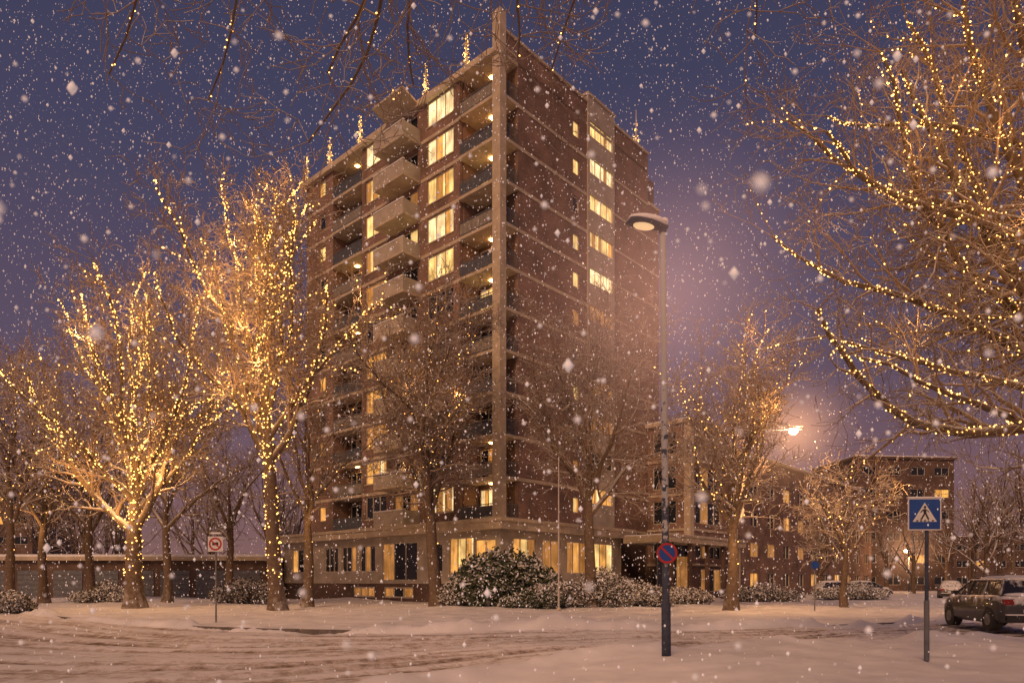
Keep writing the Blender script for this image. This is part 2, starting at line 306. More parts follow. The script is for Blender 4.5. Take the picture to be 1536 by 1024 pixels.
for k in range(11):
    z=zk(k); z1=z+PT
    zb=z+.2
    trim.box(-.12,1.84,.6,4.0,z-.22,z,'conc')
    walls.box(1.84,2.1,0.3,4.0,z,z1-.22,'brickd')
    window('L',1.1,3.6,z+.25,z+2.35,3,[LC[k],LC[k],random.choice(['glass',LC[k]])],off=1.62,rec=.14)
    railing('L',.62,3.95,-.06,z)
    if k%3!=1: fb(rail,'L',.62,3.95,.0,.015,z+.16,z+.9,'rail')
    else: fb(rail,'L',.62,3.95,.0,.015,z+.16,z+.95,'panel')
    trim.box(.47,1.84,-.1,.6,z-.22,z,'conc'); railing('R',.5,1.8,-.06,z); 
    if LC[k] in('lit1','lit2','lit3'): bal.box(1.2,1.5,1.9,2.2,z1-.30,z1-.225,'ceil')  # added emissive box under the ceiling to brighten the soffit
    if LD[k] in('lit1','lit2'): bal.box(.9,1.2,17.9,18.2,z1-.30,z1-.225,'ceil')
    walls.box(.35,1.84,3.9,4.0,z,z1-.22,'brick')
    hole('L',4.0,8.3,z,z1,4.67,7.6,z+.75,z+2.62)
    window('L',4.67,7.6,z+.75,z+2.62,3,LA[k],transom=False)
    fb(trim,'L',4.6,7.67,-.06,.1,z+.67,z+.75,'conc')
    fb(trim,'L',4.02,8.28,-.035,-.002,z-.22,z+.02,'conc')
    hole('L',8.3,12.1,z,z1,8.7,11.6,z+.1,z+2.4)
    lb=random.choice([LB[k],'glass','lit3'])
    window('L',8.7,11.6,z+.1,z+2.4,3,[lb,'glass',lb])
    bal.box(-1.7,-.01,8.35,12.0,z-.18,z,'conc')
    bal.box(-1.7,-1.6,8.35,12.0,z,z+1.0,'panel')
    bal.box(-1.6,-.01,8.35,8.43,z,z+1.0,'panel'); bal.box(-1.6,-.01,11.92,12.0,z,z+1.0,'panel')
    bal.box(-1.74,-1.56,8.31,12.04,z+1.0,z+1.07,'snow')
    hole('L',12.1,15.9,z,z1,12.6,15.4,z+.75,z+2.62)
    window('L',12.6,15.4,z+.75,z+2.62,3,LB[k]); fb(trim,'L',12.5,15.5,-.06,.1,z+.67,z+.75,'conc'); fb(trim,'L',12.12,15.88,-.035,-.002,z-.22,z+.02,'conc')
    trim.box(-.12,1.6,15.9,20.2,z-.22,z,'conc')
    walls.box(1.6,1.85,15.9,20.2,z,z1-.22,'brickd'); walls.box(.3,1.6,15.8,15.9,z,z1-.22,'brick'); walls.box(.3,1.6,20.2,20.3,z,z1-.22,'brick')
    window('L',16.4,19.6,z+.25,z+2.3,4,[LD[k],LD[k],'glass',random.choice([LD[k],'glass'])],off=1.38)
    railing('L',15.95,20.15,-.06,z)
    bal.box(-.01,.02,15.95,20.15,z+.15,z+.95,'panel' if k%2 else 'rail')
    hole('L',20.2,24.5,z,z1,21.4,22.4,z+1.0,z+2.3); window('L',21.4,22.4,z+1.0,z+2.3,1,LE[k]); fb(trim,'L',20.22,24.48,-.035,-.002,z-.22,z+.02,'conc')
    fb(walls,'R',1.84,8.1,0,.3,z,z1,'brick')
    hole('R',8.1,10,z,z1,8.2,9.0,z+.95,z+2.15)
    window('R',8.2,9.0,z+.95,z+2.15,1,'lit1' if k in(10,9,7,6,3,0) else ('glass' if k in (8,4,2) else 'lit3'))
    fb(trim,'R',1.84,9.98,-.04,-.002,z-.20,z+.04,'conc')
    fb(walls,'R',13.7,21.0 if k<10 else 19.1,0,.3,z,z1,'brick'); fb(trim,'R',13.72,20.98 if k<10 else 19.1,-.04,-.002,z-.18,z+.0,'conc')
zz=Z0-.5
for k in range(11):
    c=37.4-PT*(10-k); a,b_=c-.62,c+.62
    walls.box(10.0,13.7,-.12,.3,zz,a,'panel'); 
    walls.box(10.0,10.25,-.12,.3,a,b_,'panel'); walls.box(13.45,13.7,-.12,.3,a,b_,'panel')
    window('R',10.25,13.45,a,b_,4,{10:'lit1',9:'litw',8:'lit1',7:'lit1',6:'litw',5:'lit3',4:'glass',3:'lit2',2:'lit3',1:'glass',0:'lit2'}[k],off=-.1,rec=.12,fw=.05)
    zz=b_
walls.box(10.0,13.7,-.12,.3,zz,39.9,'panel'); walls.box(9.9,13.8,-.2,4,39.9,40.1,'conc')
RT=zk(11)
walls.box(.47,10,0,.3,RT,39.3,'brick'); walls.box(13.7,19.1,0,.3,RT,39.3,'brick')
trim.box(.47,9.9,-.1,.42,39.3,39.5,'conc'); trim.box(13.8,19.2,-.1,.42,39.3,39.5,'conc')
walls.box(18.8,19.1,.3,8,zk(10),39.3,'brick'); trim.box(18.7,19.2,.42,8,39.3,39.5,'conc'); walls.box(.47,.8,.6,8,RT+.02,RT+.6,'brickd')
trim.box(19.1,21.1,-.1,24.5,zk(10),zk(10)+.2,'conc')
trim.box(-.35,19.0,.0,24.7,RT-.25,RT+.0,'conc'); trim.box(-.38,-.32,.6,24.7,RT-.3,RT+.15,'conc')
trim.box(-.3,18.8,.35,24.6,RT+.0,RT+.12,'snow')
n=len(bal.v); bal.box(-1.8,-.36,8.3,12.05,RT-.1,RT+.06,'conc')
for i in (n,n+3,n+4,n+7): bal.v[i]=(bal.v[i][0],bal.v[i][1],bal.v[i][2]+.5)
trim.box(-.14,.47,-.14,.6,5.6,40.6,'conc'); 
walls.box(2.1,20.7,.35,24.2,0,RT-.25,'brickd'); walls.box(20.7,21.0,.3,24.5,0,zk(10),'brick'); walls.box(.3,20.7,24.2,24.5,0,RT-.3,'brick')
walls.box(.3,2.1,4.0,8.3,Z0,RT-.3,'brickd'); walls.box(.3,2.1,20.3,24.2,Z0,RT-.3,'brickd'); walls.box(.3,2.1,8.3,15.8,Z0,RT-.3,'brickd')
walls.box(5,13,6,16,RT+.1,RT+2.6,'brickd'); trim.box(4.8,13.2,5.8,16.2,RT+2.6,RT+2.8,'conc')
trim.box(-1.6,-.01,-1.6,27.5,5.0,5.62,'conc'); trim.box(-.01,14.5,-1.6,.3,5.0,5.62,'conc'); trim.box(-1.7,-1.5,-1.7,27.6,5.5,5.74,'conc'); trim.box(-1.5,14.5,-1.7,-1.5,5.5,5.74,'conc')
trim.box(-1.5,-.02,-1.5,27.4,5.62,5.7,'snow'); trim.box(-.02,14.4,-1.5,-.05,5.62,5.7,'snow'); walls.box(.0,.3,.0,24.5,5.62,5.88,'brickd'); walls.box(.3,21,.0,.3,5.62,5.88,'brickd')
gd=-.9
def gwall(face,segs,z0,z1):
    for (a,b_,kind) in segs:
        if kind is None: fb(walls,face,a,b_,gd,gd+.3,z0,z1,'panel')
        else:
            n_,mt,lo,hi=kind
            hole(face,a,b_,z0,z1,a+.08,b_-.08,lo,hi,'panel',.3,gd); window(face,a+.08,b_-.08,lo,hi,n_,mt,off=gd,rec=.12)
gwall('L',[(-.9,-.5,None),(-.5,1.6,(2,'lit2',2.2,4.4)),(1.6,4.2,(3,['litw','lit1','lit2'],2.1,4.6)),(4.2,4.8,None),(4.8,6.5,(2,'glass',2.2,4.3)),(6.5,7.6,None),
 (7.6,12.0,(3,['glass','glass','lit3'],1.6,4.5)),(12.0,12.8,None),(12.8,15,(3,['glass','lit3','glass'],2.3,4.4)),(15,15.4,None),(15.4,17.6,(3,['lit3','glass','glass'],2.3,4.4)),(17.6,18,None),
 (18,20.2,(3,'glass',2.3,4.4)),(20.2,22.6,None),(22.6,25.6,(3,['lit3','glass','lit2'],2.3,4.4)),(25.6,27,None)],1.35,5.0)
gwall('R',[(-.6,.3,None),(.3,2.8,(3,['lit2','lit1','lit3'],2.1,4.5)),(2.8,3.4,None),(3.4,5.6,(2,'lit3',2.1,4.5)),(5.6,6.2,None),(6.2,8.8,(3,['lit3','lit2'],2.1,4.5)),(8.8,9.6,None),(9.6,12.4,(3,['lit1','lit2'],2.1,4.5)),(12.4,13.5,None)],1.35,5.0)
hole('L',-.85,12.5,-.3,1.35,8.2,11.8,.25,1.1,'brickd',.3,gd+.05); window('L',8.2,11.8,.25,1.1,3,['lit3','glass'],off=gd+.05,rec=.1,fw=.12)
hole('L',12.5,26.9,-.3,1.35,13,15.9,.25,1.1,'brickd',.3,gd+.05); window('L',13,15.9,.25,1.1,3,'lit3',off=gd+.05,rec=.1,fw=.12)
walls.box(-.55,13.5,gd+.05,gd+.35,-.3,1.35,'brickd'); walls.box(-.6,2,24.5,27,-.3,5.0,'brickd'); walls.box(13.2,13.5,-.5,.3,-.3,5,'brickd')
trim.box(12.5,26.0,-6.0,-1.75,4.55,5.1,'conc'); trim.box(12.6,25.9,-5.9,-1.8,5.1,5.2,'snow'); trim.box(12.4,26.1,-6.1,-5.9,5.0,5.16,'conc')
for u in (13.2,16.2,19.2,22.2,25.2): walls.box(u,u+.3,-5.7,-5.4,-.2,4.55,'conc' if u>25 else 'brickd')
win.box(14,25.3,-3.9,-3.8,.4,4.5,'glass')
for u in np.arange(14,25.5,1.25): win.box(u,u+.1,-3.97,-3.9,0,4.55,'rail')
win.box(17.2,19.6,-3.98,-3.905,.3,3.6,'lit3'); walls.box(13.9,25.4,-4.0,-.3,-.3,.38,'brickd')
walls.done('walls',B); win.done('windows',B); bal.done('balconies',B); rail.done('balcony_railings',B); trim.done('concrete_trim_and_roof',B)
rf=MB()
for s in (3.2,7.6,11.6,16,20.5,24.2):
    rf.tube([(-.1,s,RT),(-.1,s,RT+2.6)],[.13,.07],'white',6)
    for j in range(34):
        h=random.random(); r_=.05+.2*(1-h); a=random.random()*6.28
        rf.ell((-.1+r_*math.cos(a),s+r_*math.sin(a),RT+.2+2.5*h),(.032,.032,.032),'bulb',5,3)
    for j in range(8):
        a=j*.785
        for hh in (.4,1.1,1.8): rf.tube([(-.1,s,RT+hh+.25),(-.1+(.42-.1*hh)*math.cos(a),s+(.42-.1*hh)*math.sin(a),RT+hh)],[.04,.02],'white',4)
for s in (17.5,):
    rf.tube([(s,.2,39.5),(s,.2,42.6)],[.12,.04],'white',6)
    for j in range(30): h=random.random(); r_=.26*(1-h); a=random.random()*6.28; rf.ell((s+r_*math.cos(a),.2+r_*math.sin(a),39.7+2.2*h),(.032,.032,.032),'bulb',5,3)
rf.done('rooftop_light_poles',B)
for s in (3.2,7.6,11.6,16,20.5): plight('pole_light',(-.55,s,RT+1.0),30,parent=B)

# ---------------------------------------------------------------- long wing
def P2(u,v): c,s=math.cos(ANG),math.sin(ANG); return (OX+c*u-s*v, OY+s*u+c*v)
wx,wy=P2(19,-4.15)
Wg=empty('brick_apartment_wing',(wx,wy,0),ANG)
walls=MB(); win=MB(); trim=MB()
HW=15.2
random.seed(11)
walls.box(.3,7.0,.3,14,0,HW-.2,'brickd')
for f in range(5):
    z=f*3.0; z1=z+3.0 if f<4 else HW-.2
    if f>=1:
        hole('L',.0,4.1,z,z1,1.3,3.6,z+.5,z+2.5); window('L',1.3,3.6,z+.5,z+2.5,2,random.choice(['glass','glass','lit3']))
        hole('R',.3,7.0,z,z1,1.0,6.0,z+.5,z+2.5); window('R',1.0,6.0,z+.5,z+2.5,4,['glass','lit3','glass','glass'],rec=.2)
        trim.box(-.08,7.02,-.08,-.003,z-.15,z+.05,'conc'); trim.box(-.08,-.003,0,4.1,z-.15,z+.05,'conc')
    else:
        walls.box(0,.3,0,4.1,z,z1,'brickd'); hole('R',.3,7.0,z,z1,2,6,.6,2.6,'brickd'); window('R',2,6,.6,2.6,3,['lit3','glass'])
    x=7.05
    zt=min(z1,HW-1.5)
    while x<50:
        if f<5 and zt-z>2.0:
            hole('R',x,x+4.2,z,zt,x+1.0,x+2.9,z+.9,min(z+2.35,zt-.2)); window('R',x+1.0,x+2.9,z+.9,min(z+2.35,zt-.2),2,random.choice(['glass']*5+['lit3','lit2']))
        elif zt>z: walls.box(x,x+4.2,0,.3,z,zt,'brick')
        x+=4.2
trim.box(-.35,7.3,-.35,14,HW-.2,HW+.1,'conc'); trim.box(-.3,7.2,-.3,14,HW+.1,HW+.2,'snow')
trim.box(-.12,.5,-.12,.5,4.6,HW-.2,'conc')
trim.box(7.3,49.5,-.25,12,HW-1.5,HW-1.25,'conc'); trim.box(7.3,49.4,-.2,12,HW-1.25,HW-1.15,'snow')
walls.box(7.0,49.2,.3,11.8,0,HW-1.5,'brickd')
walls.done('walls',Wg); win.done('windows',Wg); trim.done('roof_and_trim',Wg)

def blockbuilding(name,x,y,rz,w,d,h,fl,litp,seed,bk='brickd'):
    random.seed(seed); E=empty(name,(x,y,0),rz); global walls,win,trim
    walls=MB(); win=MB(); trim=MB(); walls.box(.3,w-.0,.3,d,0,h,bk)
    fh=h/fl
    for f in range(fl):
        n=int(w/3.6); bw=w/n
        for i in range(n):
            hole('R',i*bw,(i+1)*bw,f*fh,(f+1)*fh,i*bw+.8,(i+1)*bw-.8,f*fh+.9,f*fh+2.2,bk); window('R',i*bw+.8,(i+1)*bw-.8,f*fh+.9,f*fh+2.2,2,'lit2' if random.random()<litp else 'glass')
        hole('L',.3,d,f*fh,(f+1)*fh,d*.4,d*.6,f*fh+.9,f*fh+2.2,bk); window('L',d*.4,d*.6,f*fh+.9,f*fh+2.2,2,'glass')
    trim.box(-.3,w+.3,-.3,d+.3,h,h+.35,'brickd'); trim.box(-.2,w+.2,-.2,d+.2,h+.35,h+.5,'snow')
    walls.done('walls',E); win.done('windows',E); trim.done('roof',E)
x,y,_=W(1285,0,105); blockbuilding('flat_roofed_brick_block',x,y,math.radians(6),16,12,20.2,6,.05,5)
x,y,_=W(1400,0,130); blockbuilding('distant_brick_building',x,y,math.radians(2),45,12,9.5,3,.1,8)
x,y,_=W(40,0,62)
G=empty('low_garage_building',(x-18,62,0),math.radians(1)); g=MB()
g.box(0,40,0,8,-.2,3.4,'brickd'); g.box(-.4,40.4,-.5,8.4,3.4,3.75,'conc'); g.box(-.3,40.3,-.4,8.3,3.75,3.95,'snow')
for i in range(12):
    g.box(1+i*3.2,3.6+i*3.2,-.06,-.005,0,2.5,'rail')
    for j in range(5): g.box(1+i*3.2,3.6+i*3.2,-.09,-.061,.3+j*.45,.33+j*.45,'brickd')
g.done('walls_and_doors',G)
x,y,_=W(-60,0,110); blockbuilding('distant_lit_building',x,y,math.radians(-3),12,10,16,5,.35,3)

# ---------------------------------------------------------------- trees
def norm(d):
    l=math.sqrt(d[0]*d[0]+d[1]*d[1]+d[2]*d[2]) or 1; return (d[0]/l,d[1]/l,d[2]/l)
class Tree:
    def __init__(s,seed,twig=.013,dens=1.0,tip=1.0,maxlv=4):
        s.r=random.Random(seed); s.pl=[]; s.twig=twig; s.dens=dens; s.maxlv=maxlv; s.tip=tip
        s.step={0:.7,1:.6,2:.45,3:.35,4:.28,5:.15}; s.wig={0:.06,1:.13,2:.2,3:.25,4:.3,5:.3}
        s.trop={0:.03,1:.05,2:.05,3:.04,4:.02,5:0}
        s.sp={0:99,1:.5,2:.34,3:.2,4:.2}; s.lf={1:.36,2:.42,3:.45,4:.5}
    def side(s,d,lo,hi):
        r=s.r; 
        v=norm((r.gauss(0,1),r.gauss(0,1),r.gauss(0,1)+.15))
        dp=v[0]*d[0]+v[1]*d[1]+v[2]*d[2]; v=norm((v[0]-dp*d[0],v[1]-dp*d[1],v[2]-dp*d[2]))
        a=math.radians(r.uniform(lo,hi)); c,sn=math.cos(a),math.sin(a)
        return (d[0]*c+v[0]*sn,d[1]*c+v[1]*sn,d[2]*c+v[2]*sn)
    def br(s,p,d,L,r0,lv,start=.12,trop=None):
        r=s.r; n=max(2,int(L/s.step[lv])); sg=L/n; tr=s.trop[lv] if trop is None else trop
        pts=[p]; rad=[r0]; w=s.wig[lv]; acc=r.random()
        for i in range(n):
            d=norm((d[0]+r.gauss(0,w),d[1]+r.gauss(0,w),d[2]+r.gauss(0,w)+tr))
            p=(p[0]+d[0]*sg,p[1]+d[1]*sg,p[2]+d[2]*sg); t=(i+1)/n
            ri=max(s.twig,r0*(1-.8*t)); pts.append(p); rad.append(ri)
            if lv<s.maxlv and t>start:
                acc+=sg/s.sp[lv]*s.dens if lv>0 else 0
                while acc>=1:
                    acc-=1
                    cl=s.lf[lv]*L*(1-.65*t)*r.uniform(.6,1.3)+.25
                    if lv==3: cl=r.uniform(.3,.75)*s.tip
                    s.br(p,s.side(d,25,62),cl,max(s.twig,ri*.55),lv+1,trop=trop)
        s.pl.append((pts,rad,lv))
    def build(s,name,parent):
        for nm,lo,hi,k,mat in (('trunk_and_limbs',0,1,9,'bark'),('branches',2,2,5,'twig'),('twigs',3,9,3,'twig')):
            ch=[q for q in s.pl if lo<=q[2]<=hi]
            if not ch: continue
            P=np.array([p for q in ch for p in q[0]]); R=np.array([x for q in ch for x in q[1]])
            ln=[len(q[0]) for q in ch]; N=len(P); last=np.zeros(N,bool); last[np.cumsum(ln)-1]=True; first=np.zeros(N,bool); first[np.concatenate([[0],np.cumsum(ln)[:-1]])]=True
            nx=np.roll(P,-1,0); pv=np.roll(P,1,0); nx[last]=P[last]; pv[first]=P[first]
            D=nx-pv; D/=np.linalg.norm(D,axis=1)[:,None]+1e-9
            ref=np.tile(np.array([[.94,.3,.12]]),(N,1)); U=np.cross(D,ref); U/=np.linalg.norm(U,axis=1)[:,None]+1e-9; Wv=np.cross(D,U)
            an=np.arange(k)*2*math.pi/k
            V=P[:,None,:]+(U[:,None,:]*np.cos(an)[None,:,None]+Wv[:,None,:]*np.sin(an)[None,:,None])*R[:,None,None]
            idx=np.where(~last)[0]; j=np.arange(k); a=idx[:,None]*k+j[None,:]; b=idx[:,None]*k+((j+1)%k)[None,:]
            Fc=np.stack([a,b,b+k,a+k],-1).reshape(-1,4)
            mesh_np(nm,V.reshape(-1,3),Fc,[mat],smooth=(k>3),parent=parent)
OCT=np.array([(1,0,0),(-1,0,0),(0,1,0),(0,-1,0),(0,0,1),(0,0,-1)],float)
OF=np.array([(0,2,4),(2,1,4),(1,3,4),(3,0,4),(2,0,5),(1,2,5),(3,1,5),(0,3,5)])
def octs(name,C,R,mat,parent=None,stretch=None):
    C=np.array(C); R=np.array(R); S=OCT[None]*R[:,None,None]
    if stretch is not None: S=S*stretch
    V=(C[:,None,:]+S).reshape(-1,3); Fc=(OF[None]+6*np.arange(len(C))[:,None,None]).reshape(-1,3)
    return mesh_np(name,V,Fc,[mat],parent=parent)
def bulbs(T,parent,rad,gap0=.1,gap1=.17,gap2=.4,p2=.45,zmax=99,npl=8,e=60,f1=1.0,off=1.3,xmax=99):
    C=[];r=T.r; cand=[]
    for pts,rr,lv in T.pl:
        if lv>2: continue
        if lv==2 and r.random()>p2: continue
        if lv==1 and r.random()>f1: continue
        gap=(gap0,gap1,gap2)[lv]
        for i in range(len(pts)-1):
            a,b=pts[i],pts[i+1]; L=math.dist(a,b); n=L/gap; n=int(n)+(r.random()<n%1)
            for _ in range(n):
                t=r.random(); v=norm((r.gauss(0,1),r.gauss(0,1),r.gauss(0,1))); q=rr[i]+rad*.7
                if lv==0 and a[2]<1.2: continue
                C.append(tuple(a[k]+(b[k]-a[k])*t+v[k]*q for k in range(3)))
            if lv<=1 and a[2]>2 and a[0]<xmax: cand.append((a[0]+r.uniform(-.6,.6),a[1]-rr[i]-off,a[2]))
    octs('fairy_lights',C,[rad*r.uniform(.6,1.25) for _ in C],'bulb',parent)
    r.shuffle(cand); sel=[]
    for c in cand:
        if len(sel)>=npl: break
        if all(math.dist(c,q)>1.6 for q in sel): sel.append(c)
    for c in sel: plight('fairy_glow_lamp',c,e,parent=parent)
def tree(name,px,D,H,fork,cr,seed,nl=8,tr=.42,lean=((0,0),(0,0)),leader=.8,lit=None,twig=.013,dens=1.0,bul=None,maxlv=4,az=None,tiltlo=.35,expl=None,trop=None,tip=1.0):
    x=(px-768)/F*D; E=empty(name,(x,D,-.05)); T=Tree(seed,twig=twig,dens=dens,maxlv=maxlv,tip=tip); r=T.r
    top=H*leader; n=max(5,int(top/.8)); pts=[];rad=[]
    for i in range(n+1):
        t=i/n; z=top*t
        lx=lean[0][0]*t+lean[0][1]*math.sin(t*math.pi)+.06*math.sin(t*9+seed); ly=lean[1][0]*t+.08*math.sin(t*7+seed*2)
        f=1.45-.45*min(1,z/1.0) if z<1 else 1
        zz=min(1,z/fork)
        rr=tr*f*(1-.25*zz) if z<=fork else max(.04,tr*.75*(1-(z-fork)/(top-fork+.01))**.9*.8+.03)
        pts.append((lx,ly,z)); rad.append(rr)
    T.pl.append((pts,rad,0))
    for i in range(nl):
        t=(i/(nl-1))**1.25; zs=fork+(top-fork)*t*.97
        j=min(n-1,int(zs/top*n)); fz=zs/top*n-j; p=tuple(pts[j][k]+(pts[j+1][k]-pts[j][k])*fz for k in range(3))
        a=(az[i] if az and i<len(az) else i*2.4+r.uniform(-.4,.4)+seed)
        L=(H-zs)*r.uniform(.8,1.0)*(.8 if t<.3 else 1)
        L=max(L,H*.16)
        tilt=math.atan2(cr*r.uniform(.75,1.1)*(1-.55*t),L*.75); tilt=max(tiltlo*(1-.3*t),min(tilt,1.25))
        d=(math.cos(a)*math.sin(tilt),math.sin(a)*math.sin(tilt),math.cos(tilt))
        T.br(p,d,L,max(.05,rad[j]*.62),1)
    if expl:
        for (zs,d,L,rr0,tp) in expl:
            j=min(n-1,int(zs/top*n)); T.br(pts[j],norm(d),L,rr0,1,trop=tp)
    T.br(pts[-1],(0,0,1),max(1,(H-top)),rad[-1],1,0)
    T.build(name,E)
    if lit: bulbs(T,E,**lit)
    return T
pi=math.pi
tree('fairy_lit_tree',202,39,19.5,4.2,6.8,21,nl=14,tr=.52,leader=.62,twig=.014,lit=dict(rad=.045,npl=10,e=150,gap0=.035,gap1=.085,gap2=.42,p2=.4),dens=1.0,az=[pi,0,2.6,.5,pi*1.2,-.4,1.6,4.4],tiltlo=.42)
tree('fairy_lit_tree',417,36.7,23.2,7.6,4.6,35,nl=16,tr=.42,twig=.014,lean=((-1.2,.0),(0,0)),leader=.82,dens=1.0,lit=dict(rad=.043,npl=11,e=105,gap0=.03,gap1=.10,gap2=.42,p2=.35,off=1.9),az=[pi,0,4.0,1,pi,-.3])
tree('bare_street_tree',655,42.5,19.2,5.2,6.0,52,nl=13,tr=.42,lean=((-.7,0),(0,0)),leader=.6,dens=1.1,twig=.014,lit=dict(rad=.03,npl=3,e=60,gap0=.8,gap1=.6,p2=.15,gap2=.9))
tree('bare_street_tree',884,40.5,19.0,5.4,5.4,63,nl=12,tr=.36,leader=.6,dens=1.05,twig=.0135)
tree('bare_street_tree',1098,36.5,15.2,4.0,5.0,74,nl=12,tr=.34,leader=.6,dens=1.1,twig=.014,lit=dict(rad=.032,npl=4,e=80,gap0=.5,gap1=.35,p2=.2,gap2=.6))
tree('bare_street_tree',1267,40,9.0,2.6,3.4,85,nl=9,tr=.2,leader=.6,dens=1.15,twig=.014,lit=dict(rad=.03,npl=1,e=50,gap0=.6,gap1=.6,p2=.1,gap2=.9))
for i,(px,D,H,fk,cr) in enumerate([(462,44,16,5.0,5.2),(250,50,17,5,5),(135,52,18,5,5),(65,50,18,5,5.5),(345,54,15,4.5,5),(15,47,18,5,5)]):
    tree('bare_park_tree',px,D,H,fk,cr,100+i*7,nl=9,tr=.33,leader=.6,dens=.8,twig=.017,lit=dict(rad=.035,npl=1,e=90,gap0=.5,gap1=.5,p2=.15,gap2=.9) if px in(65,15) else (dict(rad=.03,npl=1,e=50,gap0=.9,gap1=.7,p2=.15,gap2=.9) if px==462 else None))
ex=[(5.0,(-.93,.05,.34),8.0,.17,.0),(6.2,(-.88,-.12,.46),8.6,.17,.0),(7.2,(-.80,.15,.55),9.0,.16,.01),(4.6,(-.93,.2,.16),7.0,.12,-.004),(8.2,(-.66,-.05,.70),9,.15,.02),(9.5,(-.5,.1,.8),8.5,.13,.02),(5.6,(-.82,-.3,.40),6.6,.12,.0),(6.8,(-.85,.45,.42),8.6,.13,.0),(8.8,(-.82,-.1,.5),8,.12,.0),(10.5,(-.7,.1,.6),7,.1,.02),(5.8,(-.95,.3,.25),8.2,.13,.01),(7.6,(-.9,.0,.35),8,.13,.01)]
tree('fairy_lit_roadside_tree',1700,14.5,17.5,6.0,5.4,131,nl=6,tr=.42,leader=.75,twig=.006,dens=1.15,tip=.85,lit=dict(rad=.0185,npl=14,e=15,gap0=.05,gap1=.038,gap2=.2,p2=.28,off=1.4,xmax=-1.5),tiltlo=.3,expl=ex,az=[0,1.2,5,2.2,4.2,0])
# overhead tree, trunk behind the camera to the right; long limbs arch over to the left
BX,BY=5.0,-4.0
E=empty('overhanging_tree',(BX,BY,0)); T=Tree(207,twig=.006,dens=1.0,maxlv=4,tip=.7); T.pl.append(([(0,0,-.1),(0.05,0,1),(.1,.1,3),(.2,.3,5.5),(.3,.5,9),(.2,.6,13)],[.6,.45,.4,.36,.28,.12],0))
T.sp={0:99,1:.42,2:.24,3:.18,4:.2}; T.lf[2]=.5
rq=T.r
for (tx,ty,zt,r0) in ((-5.6,9.4,8.75,.07),(-4.5,9.9,8.7,.07),(-2.9,10.6,8.6,.09),(-2.7,9.6,8.45,.10),(-1.7,10.2,9.0,.08),(-.3,9.8,9.0,.07),(.7,9.9,8.9,.06),(3.0,9.6,9.2,.05)):
    n=34; pts=[]; rad=[]; ph=rq.uniform(0,6); z0=6.8; zm=10.6
    for i in range(n+1):
        t=i/n; wv=t**1.5
        pts.append((.25+(tx-BX-.25)*t+(.30*math.sin(t*13+ph)+.12*math.sin(t*31+ph*3))*wv,.4+(ty-BY-.4)*t+.2*math.sin(t*11+ph)*wv,z0+(zt-z0)*t+4*(zm-(z0+zt)/2)*t*(1-t)*.55+(.18*math.sin(t*17+ph*2)+.08*math.sin(t*37+ph))*wv)); rad.append(max(.010,r0*(1-.9*t)+.005))
    T.pl.append((pts,rad,1))
    for i in range(int(n*.66),n+1):
        a=pts[i-1]; b_=pts[i]; d=norm(tuple(b_[k]-a[k] for k in range(3)))
        for _ in range(2 if rq.random()<.35 else 1): T.br(b_,T.side(d,30,70),rq.uniform(.5,1.5)*(1.25-.5*i/n),max(.008,rad[i]*.6),2,trop=-.02)
for d,L,z in (((-.5,-.5,.5),8,7),((.6,.3,.5),8,8),((.3,-.6,.5),8,7.5)): T.br((.25,.4,z),norm(d),L,.12,1)
T.build('t',E); bulbs(T,E,rad=.011,npl=2,e=6,gap0=9,gap1=.25,gap2=.5,p2=.1)

def treemass(name,spec,seed):
    E=empty(name); 
    T=Tree(seed,twig=.03,dens=.6,maxlv=3); T.sp={0:99,1:.8,2:.45,3:.3,4:.2}
    for (x,y,H) in spec:
        r=T.r; pts=[(x,y,H*.5*i/4) for i in range(5)]; T.pl.append((pts,[.3,.25,.22,.18,.14],0))
        for i in range(9):
            zs=H*(.18+.32*i/9); a=r.uniform(0,6.28); tl=r.uniform(.3,.8); T.br((x,y,zs),(math.cos(a)*math.sin(tl),math.sin(a)*math.sin(tl),math.cos(tl)),(H-zs)*.8,.1,1)
    T.build(name,E)
rr_=random.Random(5)
treemass('distant_trees',[(rr_.uniform(-62,-28),rr_.uniform(68,95),rr_.uniform(14,20)) for _ in range(16)]+[((px-768)/F*D,D,h) for px,D,h in ((1460,75,15),(1500,70,16),(1545,66,17),(1420,95,14),(1580,60,17),(1330,90,11),(1370,85,10),(1230,66,11),(1480,60,12),(1520,90,20),(1455,100,20))],9)

